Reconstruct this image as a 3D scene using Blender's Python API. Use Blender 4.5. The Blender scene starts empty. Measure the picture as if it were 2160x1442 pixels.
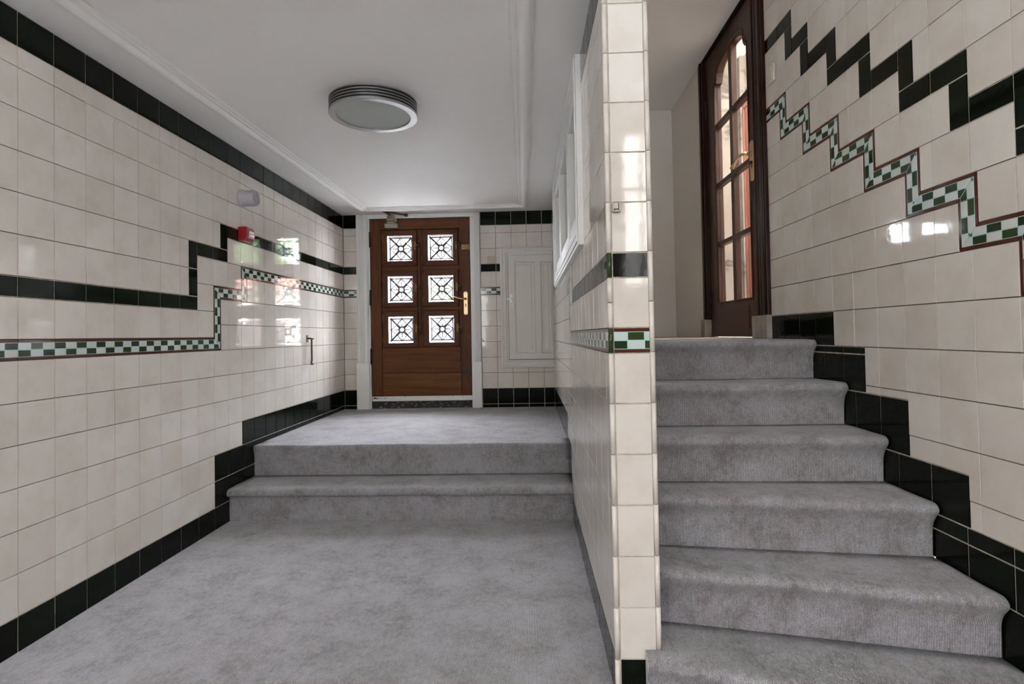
import bpy, math, random
from mathutils import Matrix, Vector
random.seed(7)
T = 0.16                      # one wall tile = 16 cm; X across, V up, U into the corridor, all counted in tiles
FLOOR = -6.82
def P(x, v, u): return (x*T, u*T, (v-FLOOR)*T)
C = bpy.context.scene.collection
UB = 22.5886; PZ = -1.62; RX = 20.8445; RY = -0.00352; RU = 6.5016
CEIL = 8.37; CEILH = 13.66; LAND = -4.22; TOP = 0.10; FRONT = -24.0
def XL(u): return 13.70 - 0.0045*(u+1.62)      # corridor face of the middle wall
XR = 14.555                                    # stair face of the middle wall

# ------------------------------------------------------------------ materials
def new_mat(name):
    m = bpy.data.materials.new(name); m.use_nodes = True
    nt = m.node_tree; b = nt.nodes['Principled BSDF']
    return m, nt, b
def N(nt, typ, **kw):
    n = nt.nodes.new(typ)
    for k, v in kw.items():
        if k in n.inputs.keys() if isinstance(k, str) else False: n.inputs[k].default_value = v
        else: setattr(n, k, v)
    return n
def coords(nt, scale=(1,1,1)):
    tc = N(nt, 'ShaderNodeTexCoord'); mp = N(nt, 'ShaderNodeMapping')
    mp.inputs['Scale'].default_value = scale
    nt.links.new(tc.outputs['Object'], mp.inputs['Vector']); return mp.outputs['Vector']
def noise(nt, vec, scale, detail=3, rough=.5):
    n = N(nt, 'ShaderNodeTexNoise'); n.inputs['Scale'].default_value = scale
    n.inputs['Detail'].default_value = detail; n.inputs['Roughness'].default_value = rough
    nt.links.new(vec, n.inputs['Vector']); return n.outputs['Fac']
def ramp(nt, fac, stops):
    r = N(nt, 'ShaderNodeValToRGB'); e = r.color_ramp.elements
    while len(e) < len(stops): e.new(.5)
    for i, (p, c) in enumerate(stops): e[i].position = p; e[i].color = (*c, 1)
    nt.links.new(fac, r.inputs['Fac']); return r.outputs['Color']
def mix(nt, fac, a, b, blend='MIX'):
    m = N(nt, 'ShaderNodeMix'); m.data_type = 'RGBA'; m.blend_type = blend
    for sock, val in ((m.inputs['Factor'], fac), (m.inputs['A'], a), (m.inputs['B'], b)):
        if isinstance(val, (int, float)): sock.default_value = val
        elif isinstance(val, tuple): sock.default_value = (*val, 1)
        else: nt.links.new(val, sock)
    return m.outputs['Result']
def math_(nt, op, a, b=None):
    m = N(nt, 'ShaderNodeMath'); m.operation = op
    for s, v in ((m.inputs[0], a), (m.inputs[1], b)):
        if v is None: continue
        if isinstance(v, (int, float)): s.default_value = v
        else: nt.links.new(v, s)
    return m.outputs[0]
def bump(nt, b, height, dist, strength=1.0, prev=None):
    n = N(nt, 'ShaderNodeBump'); n.inputs['Distance'].default_value = dist; n.inputs['Strength'].default_value = strength
    nt.links.new(height, n.inputs['Height'])
    if prev is not None: nt.links.new(prev, n.inputs['Normal'])
    nt.links.new(n.outputs['Normal'], b.inputs['Normal']); return n.outputs['Normal']

def tile_mat(name, dark, light, rough=.07, wave=.00022, stain=0.0):
    m, nt, b = new_mat(name)
    at = N(nt, 'ShaderNodeAttribute'); at.attribute_name = 'tint'
    col = mix(nt, at.outputs['Fac'], dark, light)
    v = coords(nt)
    if stain:
        f = noise(nt, v, 7.0, 5, .62)
        col = mix(nt, math_(nt, 'MULTIPLY', math_(nt, 'SUBTRACT', f, .45), stain*4), col, mix(nt, 1.0, col, (.80,.74,.66), 'MULTIPLY'))
    nt.links.new(col, b.inputs['Base Color'])
    b.inputs['Roughness'].default_value = rough
    n1 = bump(nt, b, noise(nt, v, 22, 2), wave)
    bump(nt, b, noise(nt, v, 160, 2), wave*.06, 1, n1)
    return m
CREAM = tile_mat('cream_tile', (.662,.618,.560), (.720,.688,.638), .05, .00022, .4)
BLACK = tile_mat('black_green_tile', (.003,.004,.003), (.005,.009,.004), .06, .0002)
BLACK.node_tree.nodes['Principled BSDF'].inputs['Specular IOR Level'].default_value = .17
BROWN = tile_mat('brown_tile', (.075,.018,.010), (.105,.028,.014), .10, .0002)
AQUA = tile_mat('aqua_tile', (.57,.64,.62), (.66,.67,.66), .08, .0002)
AQLINE = tile_mat('aqua_line', (.36,.62,.58), (.40,.66,.62), .10, .0002)
GREEN = tile_mat('green_tile', (.012,.025,.008), (.030,.052,.012), .08, .0002)
def plain(name, col, rough=.5, metal=0.0, nscale=0, ndist=0, var=0.0, vscale=6, spec=None):
    m, nt, b = new_mat(name)
    b.inputs['Roughness'].default_value = rough; b.inputs['Metallic'].default_value = metal
    if spec is not None: b.inputs['Specular IOR Level'].default_value = spec
    v = coords(nt)
    f = noise(nt, v, vscale, 4)
    c2 = tuple(min(1, c*(1-var)) for c in col); c3 = tuple(min(1, c*(1+var)) for c in col)
    nt.links.new(ramp(nt, f, [(.3, c2), (.7, c3)]), b.inputs['Base Color'])
    if ndist: bump(nt, b, noise(nt, v, nscale, 3), ndist)
    return m
GROUT = plain('dark_grout', (.10,.075,.055), .9, var=.25, vscale=40)
GROUTL = plain('pale_grout', (.47,.43,.36), .9, var=.3, vscale=40)
PAINT = plain('ceiling_paint', (.89,.885,.875), .55, 0, 60, .0001, .012, 2)
PLASTER = plain('white_plaster', (.74,.71,.67), .7, 0, 80, .0003, .02, 3)
CUPWOOD = plain('cupboard_paint', (.67,.655,.61), .42, 0, 40, .0001, .02, 5)
WHITEWOOD = plain('white_painted_wood', (.76,.765,.75), .38, 0, 40, .0001, .02, 5)
ALU = plain('brushed_aluminium', (.46,.46,.465), .36, 1.0, 300, .00003, .05, 60)
BLACKMETAL = plain('black_plastic', (.012,.012,.013), .35, var=.1)
IRON = plain('wrought_iron', (.012,.012,.014), .45, .4, 120, .0004, .25, 30)
DARKIRON = plain('dark_hinge_metal', (.030,.024,.020), .45, .6, 120, .0003, .25, 30)
BRASS = plain('brass', (.70,.52,.30), .34, 1.0, 60, .0001, .06, 20)
OLDBRASS = plain('old_brass', (.22,.14,.06), .42, .9, 90, .0002, .3, 30)
GREYPLASTIC = plain('white_plastic', (.43,.405,.44), .4, var=.02)
IVORY = plain('ivory_plastic', (.60,.555,.47), .35, var=.03)
AGED = plain('aged_ivory_plastic', (.47,.42,.33), .4, var=.05)
RED = plain('red_plastic', (.32,.006,.010), .28, var=.04)
STICKER = plain('white_sticker', (.82,.82,.80), .5)
INK = plain('black_ink', (.02,.02,.02), .6)
CLOSER = plain('closer_metal', (.34,.31,.26), .42, .5, 80, .0002, .08, 20)
CHROME = plain('white_handle_metal', (.90,.90,.88), .25, 0)
RUSTY = plain('rusty_metal', (.11,.075,.055), .5, .7, 120, .0003, .3, 40)
STONE = plain('plinth_stone', (.36,.32,.28), .75, 0, 30, .0015, .22, 14)
LEAFM = plain('dry_leaf', (.13,.06,.03), .8, var=.3, vscale=90)
REDPANEL = plain('red_panel', (.20,.055,.03), .4, 0, 40, .0002, .12, 8)
LANDFLOOR = plain('landing_floor', (.46,.38,.31), .45, 0, 40, .0003, .08, 6)
def glass_mat(name, tint=(1,1,1), rough=0.0):
    m = bpy.data.materials.new(name); m.use_nodes = True; nt = m.node_tree; nt.nodes.clear()
    o = N(nt, 'ShaderNodeOutputMaterial'); mx = N(nt, 'ShaderNodeMixShader')
    t = N(nt, 'ShaderNodeBsdfTransparent'); t.inputs['Color'].default_value = (*tint, 1)
    g = N(nt, 'ShaderNodeBsdfGlossy'); g.inputs['Roughness'].default_value = rough
    ge = N(nt, 'ShaderNodeNewGeometry'); dp = N(nt, 'ShaderNodeVectorMath'); dp.operation = 'DOT_PRODUCT'      # Schlick, same for both faces of the sheet
    nt.links.new(ge.outputs['Normal'], dp.inputs[0]); nt.links.new(ge.outputs['Incoming'], dp.inputs[1])
    k = math_(nt, 'POWER', math_(nt, 'SUBTRACT', 1.0, math_(nt, 'ABSOLUTE', dp.outputs['Value'])), 5.0)
    k = math_(nt, 'ADD', math_(nt, 'MULTIPLY', k, .96), .04)
    nt.links.new(k, mx.inputs[0]); nt.links.new(t.outputs[0], mx.inputs[1]); nt.links.new(g.outputs[0], mx.inputs[2])
    nt.links.new(mx.outputs[0], o.inputs['Surface']); return m
GLASS = glass_mat('window_glass', (.96,.98,.97))
m, nt, b = new_mat('frosted_glass'); FROST = m
b.inputs['Base Color'].default_value = (.46,.50,.47,1); b.inputs['Roughness'].default_value = .6
bump(nt, b, noise(nt, coords(nt), 300, 2), .00005)

def wood_mat(name, dark, light, axis, rough=.38, scale=1.0):
    m, nt, b = new_mat(name)
    s = {'v': (38,38,2.2), 'x': (2.2,38,38), 'u': (38,2.2,38)}[axis]
    v = coords(nt, tuple(k*scale for k in s))
    f1 = noise(nt, v, 1.0, 6, .6)
    v2 = coords(nt, tuple(k*scale*4 for k in s)); f2 = noise(nt, v2, 1.3, 4, .7)
    f = math_(nt, 'ADD', math_(nt, 'MULTIPLY', f1, .7), math_(nt, 'MULTIPLY', f2, .3))
    c = ramp(nt, f, [(.30, dark), (.72, light)])
    blot = noise(nt, coords(nt), 2.3, 3)
    c = mix(nt, math_(nt, 'MULTIPLY', blot, .55), c, mix(nt, 1.0, c, (.60,.52,.45), 'MULTIPLY'))
    nt.links.new(c, b.inputs['Base Color']); b.inputs['Roughness'].default_value = rough; b.inputs['Specular IOR Level'].default_value = .22
    bump(nt, b, f, .0006); return m
OAKV = wood_mat('oak_vertical_grain', (.060,.018,.006), (.160,.052,.015), 'v', .46)
OAKX = wood_mat('oak_horizontal_grain', (.068,.021,.004), (.178,.060,.012), 'x', .46)
OAKX2 = wood_mat('oak_pale_board', (.082,.029,.006), (.200,.079,.016), 'x', .46)
SASHV = wood_mat('sash_wood_vertical', (.054,.018,.007), (.146,.050,.017), 'v', .46)
SASHX = wood_mat('sash_wood_horizontal', (.054,.018,.007), (.146,.050,.017), 'x', .46)
DARKV = wood_mat('dark_stained_wood_vertical', (.030,.011,.005), (.095,.036,.015), 'v', .30)
DARKU = wood_mat('dark_stained_wood_horizontal', (.030,.011,.005), (.095,.036,.015), 'u', .30)
CASEV = wood_mat('casing_wood', (.014,.005,.004), (.050,.017,.010), 'v', .22)

# carpet: fine ribs that run into the corridor, worn patches
def carpet_mat(name):
    m, nt, b = new_mat(name)
    tc = N(nt, 'ShaderNodeTexCoord'); sp = N(nt, 'ShaderNodeSeparateXYZ'); nt.links.new(tc.outputs['Object'], sp.inputs[0])
    vec = tc.outputs['Object']
    wob = math_(nt, 'MULTIPLY', math_(nt, 'SUBTRACT', noise(nt, vec, 9, 2), .5), .005)
    ph = math_(nt, 'MULTIPLY', math_(nt, 'ADD', sp.outputs['X'], wob), 2*math.pi/.0042)
    rib = math_(nt, 'MULTIPLY_ADD', math_(nt, 'SINE', ph), .5); 
    rib.node.inputs[2].default_value = .5
    yarn = noise(nt, coords(nt, (1,.55,.55)), 360, 3, .7)
    f = math_(nt, 'ADD', math_(nt, 'MULTIPLY', rib, .40), math_(nt, 'MULTIPLY', yarn, .80))
    c = ramp(nt, f, [(.20, (.070,.066,.072)), (.50, (.228,.223,.236)), (.82, (.550,.545,.574))])
    p1 = noise(nt, coords(nt, (1,1,1)), 5.5, 8, .78)
    p2 = noise(nt, coords(nt, (1.6,1,1)), 34, 6, .8)
    patch = math_(nt, 'ADD', math_(nt, 'MULTIPLY', p1, .6), math_(nt, 'MULTIPLY', p2, .4))
    tone = ramp(nt, patch, [(.41, (.66,.635,.615)), (.49, (.93,.92,.915)), (.57, (1.10,1.105,1.135))])
    c = mix(nt, 1.0, c, tone, 'MULTIPLY')
    nt.links.new(c, b.inputs['Base Color']); b.inputs['Roughness'].default_value = .95
    b.inputs['Specular IOR Level'].default_value = .15
    try: b.inputs['Sheen Weight'].default_value = .25; b.inputs['Sheen Roughness'].default_value = .5
    except Exception: pass
    h = math_(nt, 'ADD', math_(nt, 'MULTIPLY', rib, .7), math_(nt, 'MULTIPLY', yarn, .5))
    bump(nt, b, h, .0022, .8); return m
CARPET = carpet_mat('ribbed_grey_carpet')

m, nt, b = new_mat('beige_marble'); MARBLE = m
v = coords(nt); d = N(nt, 'ShaderNodeTexNoise'); d.inputs['Scale'].default_value = 1.2; nt.links.new(v, d.inputs['Vector'])
mp = N(nt, 'ShaderNodeVectorMath'); mp.operation = 'MULTIPLY_ADD'; nt.links.new(d.outputs['Color'], mp.inputs[0]); mp.inputs[1].default_value = (1.4,)*3; nt.links.new(v, mp.inputs[2])
n3 = noise(nt, mp.outputs[0], 2.0, 4, .55)
vein = math_(nt, 'ABSOLUTE', math_(nt, 'SUBTRACT', n3, .5))
c = ramp(nt, vein, [(0, (.07,.06,.05)), (.012, (.16,.135,.11)), (.03, (.255,.22,.18)), (.2, (.29,.25,.21))])
nt.links.new(c, b.inputs['Base Color']); b.inputs['Roughness'].default_value = .25

m, nt, b = new_mat('peeling_black_sill'); SILL = m
v = coords(nt, (14,14,60)); f = noise(nt, v, 1.6, 6, .7)
nt.links.new(ramp(nt, f, [(.55, (.004,.0035,.003)), (.59, (.09,.07,.055)), (.66, (.48,.43,.36))]), b.inputs['Base Color']); b.inputs['Roughness'].default_value = .6
bump(nt, b, f, .002)
m, nt, b = new_mat('leaves'); LEAVES = m
oi = N(nt, 'ShaderNodeAttribute'); oi.attribute_name = 'tint'
nt.links.new(mix(nt, oi.outputs['Fac'], (.055,.13,.03), (.20,.34,.09)), b.inputs['Base Color']); b.inputs['Roughness'].default_value = .6
BARK = plain('bark', (.09,.07,.05), .9, 0, 30, .01, .3, 12)
PAVING = plain('paving', (.27,.275,.28), .85, 0, 20, .002, .1, 4)
RENDER = plain('pale_render', (.62,.52,.47), .85, 0, 20, .002, .05, 3)
DARKFACADE = plain('darkened_facade', (.034,.033,.034), .9, 0, 20, .002, .25, 3)  # colour darkened to hold down the glare behind the front door panes
ROOFM = plain('roof_tiles', (.22,.09,.06), .8, 0, 20, .01, .2, 8)
CARP = plain('blue_grey_car_paint', (.022,.030,.046), .4, 0)
RUBBER = plain('rubber', (.02,.02,.02), .8)

# ------------------------------------------------------------------ mesh helpers
class MB:
    def __init__(s): s.v = []; s.f = []; s.m = []; s.sm = []; s.t = []
    def face(s, idx, m=0, smooth=False, tint=.5): s.f.append(idx); s.m.append(m); s.sm.append(smooth); s.t.append(tint)
    def pts(s, pts):
        k = len(s.v); s.v += [P(*p) for p in pts]; return k
    def box(s, x0, x1, v0, v1, u0, u1, m=0):
        k = s.pts([(x, v, u) for x in (x0, x1) for v in (v0, v1) for u in (u0, u1)])
        for q in ((0,1,3,2),(4,6,7,5),(0,4,5,1),(2,3,7,6),(0,2,6,4),(1,5,7,3)): s.face([k+i for i in q], m)
        return s
    def prism(s, poly, fn, d0, d1, m=0):          # poly of 2-D points, fn(p, q, d) -> (x, v, u)
        n = len(poly); k = s.pts([fn(p, q, d0) for p, q in poly] + [fn(p, q, d1) for p, q in poly])
        s.face([k+i for i in range(n)][::-1], m); s.face([k+n+i for i in range(n)], m)
        for i in range(n): j = (i+1) % n; s.face([k+i, k+j, k+n+j, k+n+i], m)
        return s
    def plan(s, poly, v0, v1, m=0): return s.prism(poly, lambda x, u, d: (x, d, u), v0, v1, m)
    def tube(s, path, r, n=8, m=0, closed=False, cap=True):
        pts = [Vector(p) for p in path]; L = len(pts); rr = r if isinstance(r, (list, tuple)) else [r]*L
        base = None; up = None
        for i, p in enumerate(pts):
            a = pts[i-1] if (i > 0 or closed) else p; c = pts[(i+1) % L] if (i < L-1 or closed) else p
            t = (c-a).normalized()
            if up is None: up = Vector((0,1,0)) if abs(t.y) < .9 else Vector((1,0,0))
            sx = t.cross(up).normalized(); up = sx.cross(t).normalized()
            k = s.pts([p + (sx*math.cos(2*math.pi*j/n) + up*math.sin(2*math.pi*j/n))*rr[i] for j in range(n)])
            if base is None: base = k
        for i in range(L if closed else L-1):
            a = base+i*n; c = base+((i+1) % L)*n
            for j in range(n): s.face([a+j, a+(j+1) % n, c+(j+1) % n, c+j], m, True)
        if cap and not closed:
            s.face([base+j for j in range(n)][::-1], m); s.face([base+(L-1)*n+j for j in range(n)], m)
        return s
    def lathe(s, prof, o, ax, n=48, m=0, smooth=True):   # prof [(r, h)], ax = unit axis in tile space
        o = Vector(o); ax = Vector(ax); e = Vector((0,1,0)) if abs(ax.y) < .9 else Vector((1,0,0))
        a = ax.cross(e).normalized(); b2 = ax.cross(a)
        ks = []
        for r, h in prof:
            ks.append(s.pts([o + ax*h + (a*math.cos(2*math.pi*j/n)+b2*math.sin(2*math.pi*j/n))*max(r, 1e-4) for j in range(n)]))
        for i in range(len(prof)-1):
            for j in range(n): s.face([ks[i]+j, ks[i]+(j+1) % n, ks[i+1]+(j+1) % n, ks[i+1]+j], m, smooth)
        return s
    def build(s, name, mats, parent=None, bevel=0, tint=False):
        me = bpy.data.meshes.new(name); me.from_pydata(s.v, [], s.f)
        for mm in (mats if isinstance(mats, (list, tuple)) else [mats]): me.materials.append(mm)
        me.polygons.foreach_set('material_index', s.m); me.polygons.foreach_set('use_smooth', s.sm)
        if tint:
            at = me.attributes.new('tint', 'FLOAT', 'FACE'); at.data.foreach_set('value', s.t)
        me.update()
        o = bpy.data.objects.new(name, me); C.objects.link(o)
        if not tint:
            import bmesh
            bm = bmesh.new(); bm.from_mesh(me); bmesh.ops.recalc_face_normals(bm, faces=bm.faces); bm.to_mesh(me); bm.free()
        if bevel:
            md = o.modifiers.new('bevel', 'BEVEL'); md.width = bevel*T; md.segments = 2; md.limit_method = 'ANGLE'; md.angle_limit = .6
        if parent is not None:
            o.parent = parent
            if parent.parent is None and parent.type == 'EMPTY': o.location = -parent.location
        return o
def tag(o, label=None, cat=None, group=None, kind=None):
    if label: o['label'] = label
    if cat: o['category'] = cat
    if group: o['group'] = group
    if kind: o['kind'] = kind
    return o
def thing(name, at, label=None, cat=None, group=None, kind=None):
    o = bpy.data.objects.new(name, None); C.objects.link(o); o.location = P(*at); o.empty_display_size = .05
    return tag(o, label, cat, group, kind)

# ------------------------------------------------------------------ tiled walls
def clip(poly, A, B, K):
    out = []
    for i in range(len(poly)):
        p, q = poly[i], poly[(i+1) % len(poly)]
        dp, dq = A*p[0]+B*p[1]-K, A*q[0]+B*q[1]-K
        if dp <= 0: out.append(p)
        if (dp < 0 < dq) or (dq < 0 < dp):
            t = dp/(dp-dq); out.append((p[0]+(q[0]-p[0])*t, p[1]+(q[1]-p[1])*t))
    res = []
    for p in out:
        if not res or abs(p[0]-res[-1][0])+abs(p[1]-res[-1][1]) > 1e-6: res.append(p)
    if len(res) > 1 and abs(res[0][0]-res[-1][0])+abs(res[0][1]-res[-1][1]) < 1e-6: res.pop()
    return res
def area(poly): return .5*sum(poly[i][0]*poly[(i+1) % len(poly)][1]-poly[(i+1) % len(poly)][0]*poly[i][1] for i in range(len(poly)))
def inset(poly, ds):
    n = len(poly); L = []
    for i in range(n):
        (x0, y0), (x1, y1) = poly[i], poly[(i+1) % n]; l = math.hypot(x1-x0, y1-y0)
        nx, ny = -(y1-y0)/l, (x1-x0)/l; L.append((nx, ny, nx*x0+ny*y0+ds[i]))
    out = []
    for i in range(n):
        a, c = L[i-1], L[i]; det = a[0]*c[1]-a[1]*c[0]
        if abs(det) < 1e-6: out.append(poly[i]); continue
        out.append(((a[2]*c[1]-a[1]*c[2])/det, (a[0]*c[2]-a[2]*c[0])/det))
    return out
MATS = [GROUT, CREAM, BLACK, BROWN, AQUA, AQLINE, GREEN, GROUTL, PLASTER]
class Wall(MB):
    def __init__(s, fn, flip=False): super().__init__(); s.fn = fn; s.flip = flip; s.deco = []; s.cut = []
    def tile(s, poly, m, h=.03, gap=.007, bev=.008, tint=None, tilt=None, free=()):
        if len(poly) < 3 or area(poly) < 2e-4: return
        n = len(poly); ds = [0 if i in free else gap for i in range(n)]
        a = inset(poly, ds)
        c = inset(poly, [d+(0 if i in free else bev) for i, d in enumerate(ds)])
        if area(c) <= 1e-5 or area(c) > area(poly): return
        tint = random.random() if tint is None else tint
        tx, ty = tilt if tilt else (random.gauss(0, .0022), random.gauss(0, .0022))
        cx = sum(p[0] for p in poly)/n; cy = sum(p[1] for p in poly)/n
        k = s.pts([s.fn(p, q, -.03) for p, q in a] + [s.fn(p, q, h-.03+(p-cx)*tx+(q-cy)*ty) for p, q in c])
        def F(ix): s.face(ix[::-1] if s.flip else ix, m, False, tint)
        F([k+n+i for i in range(n)])
        for i in range(n): j = (i+1) % n; F([k+i, k+j, k+n+j, k+n+i])
    def flat(s, a0, a1, b0, b1, m, h):
        k = s.pts([s.fn(p, q, h-.03) for p, q in ((a0,b0),(a1,b0),(a1,b1),(a0,b1))])
        s.face([k, k+1, k+2, k+3][::-1] if s.flip else [k, k+1, k+2, k+3], m)
    def band(s, kind, a0, a1, b0, b1, aw=1.0, rows=None, from_right=False, reg=True):
        """rectangle of black tiles with pale joints"""
        if reg: s.deco.append((a0, a1, b0, b1, kind))
        s.flat(a0, a1, b0, b1, 7, .012)
        if a1-a0 >= b1-b0 or rows:
            if from_right:
                ea = [a1-k*aw for k in range(int((a1-a0)/aw)+1)]
                ea = ([a0] if ea[-1] > a0+.05 else []) + ea[::-1]
            else: ea = [a0]+[k for k in range(math.floor(a0)+1, math.ceil(a1)) if a0+.03 < k < a1-.03]+[a1]
            eb = rows or [b0, b1]
        else:
            ea = [a0, a1]; eb = [b0]+[k for k in [b0+i+1 for i in range(int(b1-b0)+1)] if k < b1-.05]+[b1]
        for i in range(len(ea)-1):
            for j in range(len(eb)-1):
                s.tile([(ea[i],eb[j]),(ea[i+1],eb[j]),(ea[i+1],eb[j+1]),(ea[i],eb[j+1])], 2, .03, .013)
    def strip(s, o, lo, s0, s1, clips=(), ph=0):
        """brown-edged checker strip, half a tile wide; o 'h' or 'v'; clips = half planes (A, B, K)"""
        def rect(p0, p1, q0, q1):
            r = [(p0,q0),(p1,q0),(p1,q1),(p0,q1)] if o == 'h' else [(q0,p0),(q1,p0),(q1,p1),(q0,p1)]
            for c in clips: r = clip(r, *c)
            return r if len(r) < 3 or area(r) > 0 else r[::-1]
        s.deco.append((s0, s1, lo, lo+.5, 'C') if o == 'h' else (lo, lo+.5, s0, s1, 'C'))
        e = [s0]+[k for k in range(math.floor(s0)+1, math.ceil(s1)) if s0+.12 < k < s1-.12]+[s1]
        for i in range(len(e)-1):
            t = random.random()
            s.tile(rect(e[i], e[i+1], lo, lo+.5), 3, .026, .006, .004, t, (0,0))
            s.tile(rect(e[i]+.004, e[i+1]-.004, lo+.072, lo+.428), 5, .029, .003, .001, t, (0,0))
        third = 1/3
        n0 = math.floor(s0/third+1e-6); n1 = math.ceil(s1/third-1e-6)
        for k in range(n0, n1):
            p0 = max(s0, k*third); p1 = min(s1, (k+1)*third); t = random.random()
            if p1-p0 < .04: continue
            for row in (0, 1):
                g = (k+row+ph) % 2 == 0
                s.tile(rect(p0, p1, lo+.078+.172*row, lo+.078+.172*(row+1)), 6 if g else 4, .033, .007, .004, t if g else (math.floor(k/3)*.37) % 1, (0,0))
    def fill(s, a0, a1, b0, b1, off=0.0):
        ea = {a0, a1}
        for d in s.deco+s.cut:
            for q in d[:2]:
                if a0 < q < a1: ea.add(q)
        for k in range(math.floor(a0)+1, math.ceil(a1)):
            ea.add(k)
        ea = sorted(ea); groups = {}
        for i in range(len(ea)-1):
            s0, s1 = ea[i], ea[i+1]
            if s1-s0 < 1e-4: continue
            am = (s0+s1)/2
            dd = sorted([(d[2], d[3], d[4]) for d in s.deco+s.cut if d[0]-1e-6 <= am <= d[1]+1e-6])
            y = b0; seq = []; prev = None
            for q0, q1, kd in dd:
                if q0 > y+1e-4: seq.append((y, min(q0, b1), prev, kd))
                y = max(y, q1); prev = kd
            if y < b1-1e-4: seq.append((y, b1, prev, None))
            for j, (y0, y1, lo, hi) in enumerate(seq):
                if lo == 'X': lo = next((t[2] for t in reversed(dd) if t[1] <= y0+1e-4 and t[2] != 'X'), None)
                if hi == 'X': hi = next((t[2] for t in dd if t[0] >= y1-1e-4 and t[2] != 'X'), None)
                f = .5 if (lo == 'C' or hi == 'B') else 0.0
                cuts = [y0]+[k+f for k in range(math.floor(y0-f), math.ceil(y1-f)+1) if y0+.02 < k+f < y1-.02]+[y1]
                for r in range(len(cuts)-1):
                    idn = (math.floor(am), math.floor((cuts[r]+cuts[r+1])/2-f), f)
                    groups.setdefault(idn, []).append([s0, s1, cuts[r], cuts[r+1]])
        for idn, ps in groups.items():
            ps.sort(); mg = []
            for p in ps:
                q = next((q for q in mg if abs(q[1]-p[0]) < 1e-6 and abs(q[2]-p[2]) < 1e-6 and abs(q[3]-p[3]) < 1e-6), None)
                if q: q[1] = p[1]
                else: mg.append(p[:])
            t = min(1, max(0, random.gauss(.55, .26))); ti = (random.gauss(0, .0022), random.gauss(0, .0022))
            if len(mg) > 1: ti = (0, 0)
            for p in mg:
                free = set()
                for q in mg:
                    if q is p: continue
                    if min(p[3], q[3])-max(p[2], q[2]) > .02:
                        if abs(q[0]-p[1]) < 1e-6: free.add(1)
                        if abs(q[1]-p[0]) < 1e-6: free.add(3)
                s.tile([(p[0],p[2]),(p[1],p[2]),(p[1],p[3]),(p[0],p[3])], 1, .03, .006, .007, t, ti, free)
    def done(s, name): return tag(s.build(name, MATS, tint=True), kind='structure')

BOT = FLOOR-.3
# left wall
w = Wall(lambda a, b, n: (n, b, a))
w.band('T', FRONT, UB, 7.5, 8.36)
w.band('B', FRONT, 7, 1.5, 2); w.band('B', 6.5, 7, 2, 4); w.band('B', 7, 9, 3.5, 4); w.band('B', 8.5, 9, 4, 5); w.band('B', 9, UB, 4.5, 5)
w.strip('h', 0, FRONT, 8.5, [(1,1,8.5)]); w.strip('v', 8, 0, 2.5, [(-1,-1,-8.5),(1,1,10.5)])
w.strip('h', 2, 8, 10.5, [(-1,-1,-10.5),(1,1,12.5)]); w.strip('v', 10, 2, 3.5, [(-1,-1,-12.5),(1,1,13.5)])
w.strip('h', 3, 10, UB, [(-1,-1,-13.5)], 1)
w.band('K', FRONT, 8, BOT, -6); w.band('K', 8, 10, BOT, -4, rows=[BOT,-6,-5,-4]); w.band('K', 10, UB, -5.8, -3, rows=[-5.8,-5,-4,-3])
w.fill(FRONT, UB, BOT, CEIL+.05)
w.box(-1.3, -.03, BOT, CEIL+.6, FRONT, UB+1.0, 0)
w.fill(FRONT, PZ-.2, CEIL+.05, CEILH)
w.box(-1.3, -.03, CEIL+.6, CEILH+.3, FRONT, PZ+.3, 0)
w.done('wall_left')

# back wall of the corridor, with the opening for the front door and the niche of the cupboard
w = Wall(lambda a, b, n: (9.954+a*.9936, b, UB-n))
A = lambda x: (x-9.954)/.9936
x0, xc0, xc1, x1 = A(0.0), A(.93), A(8.92), A(13.60)
for q0, q1 in ((x0, xc0), (xc1, x1)):
    w.band('T', q0, q1, 7.5, 8.40); w.band('K', q0, q1, LAND-.3, -3, rows=[LAND-.3, -4, -3])
w.band('B', x0, xc0, 4.5, 5); w.band('B', xc1, A(10.25), 4.5, 5)
w.strip('h', 3, x0, xc0, ph=1); w.strip('h', 3, xc1, A(10.25))
w.cut.append((A(10.28), x1, -1.66, 5.98, 'X'))
w.fill(x0, xc0, LAND-.3, 8.4); w.fill(xc1, x1, LAND-.3, 8.4)
k = w.pts([w.fn(p, q, .004) for p, q in ((A(9.0),-.02),(A(9.17),-.02),(A(9.0),.20))]); w.face([k, k+1, k+2], 3)   # chipped corner
w.box(-.03, 1.70, LAND-.5, CEIL+.6, UB+.03, UB+.95, 0); w.box(8.52, 13.7, LAND-.5, CEIL+.6, UB+.03, UB+.95, 0)
w.box(1.70, 8.52, 8.30, CEIL+.6, UB+.03, UB+.95, 0)
w.done('wall_back')

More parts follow.
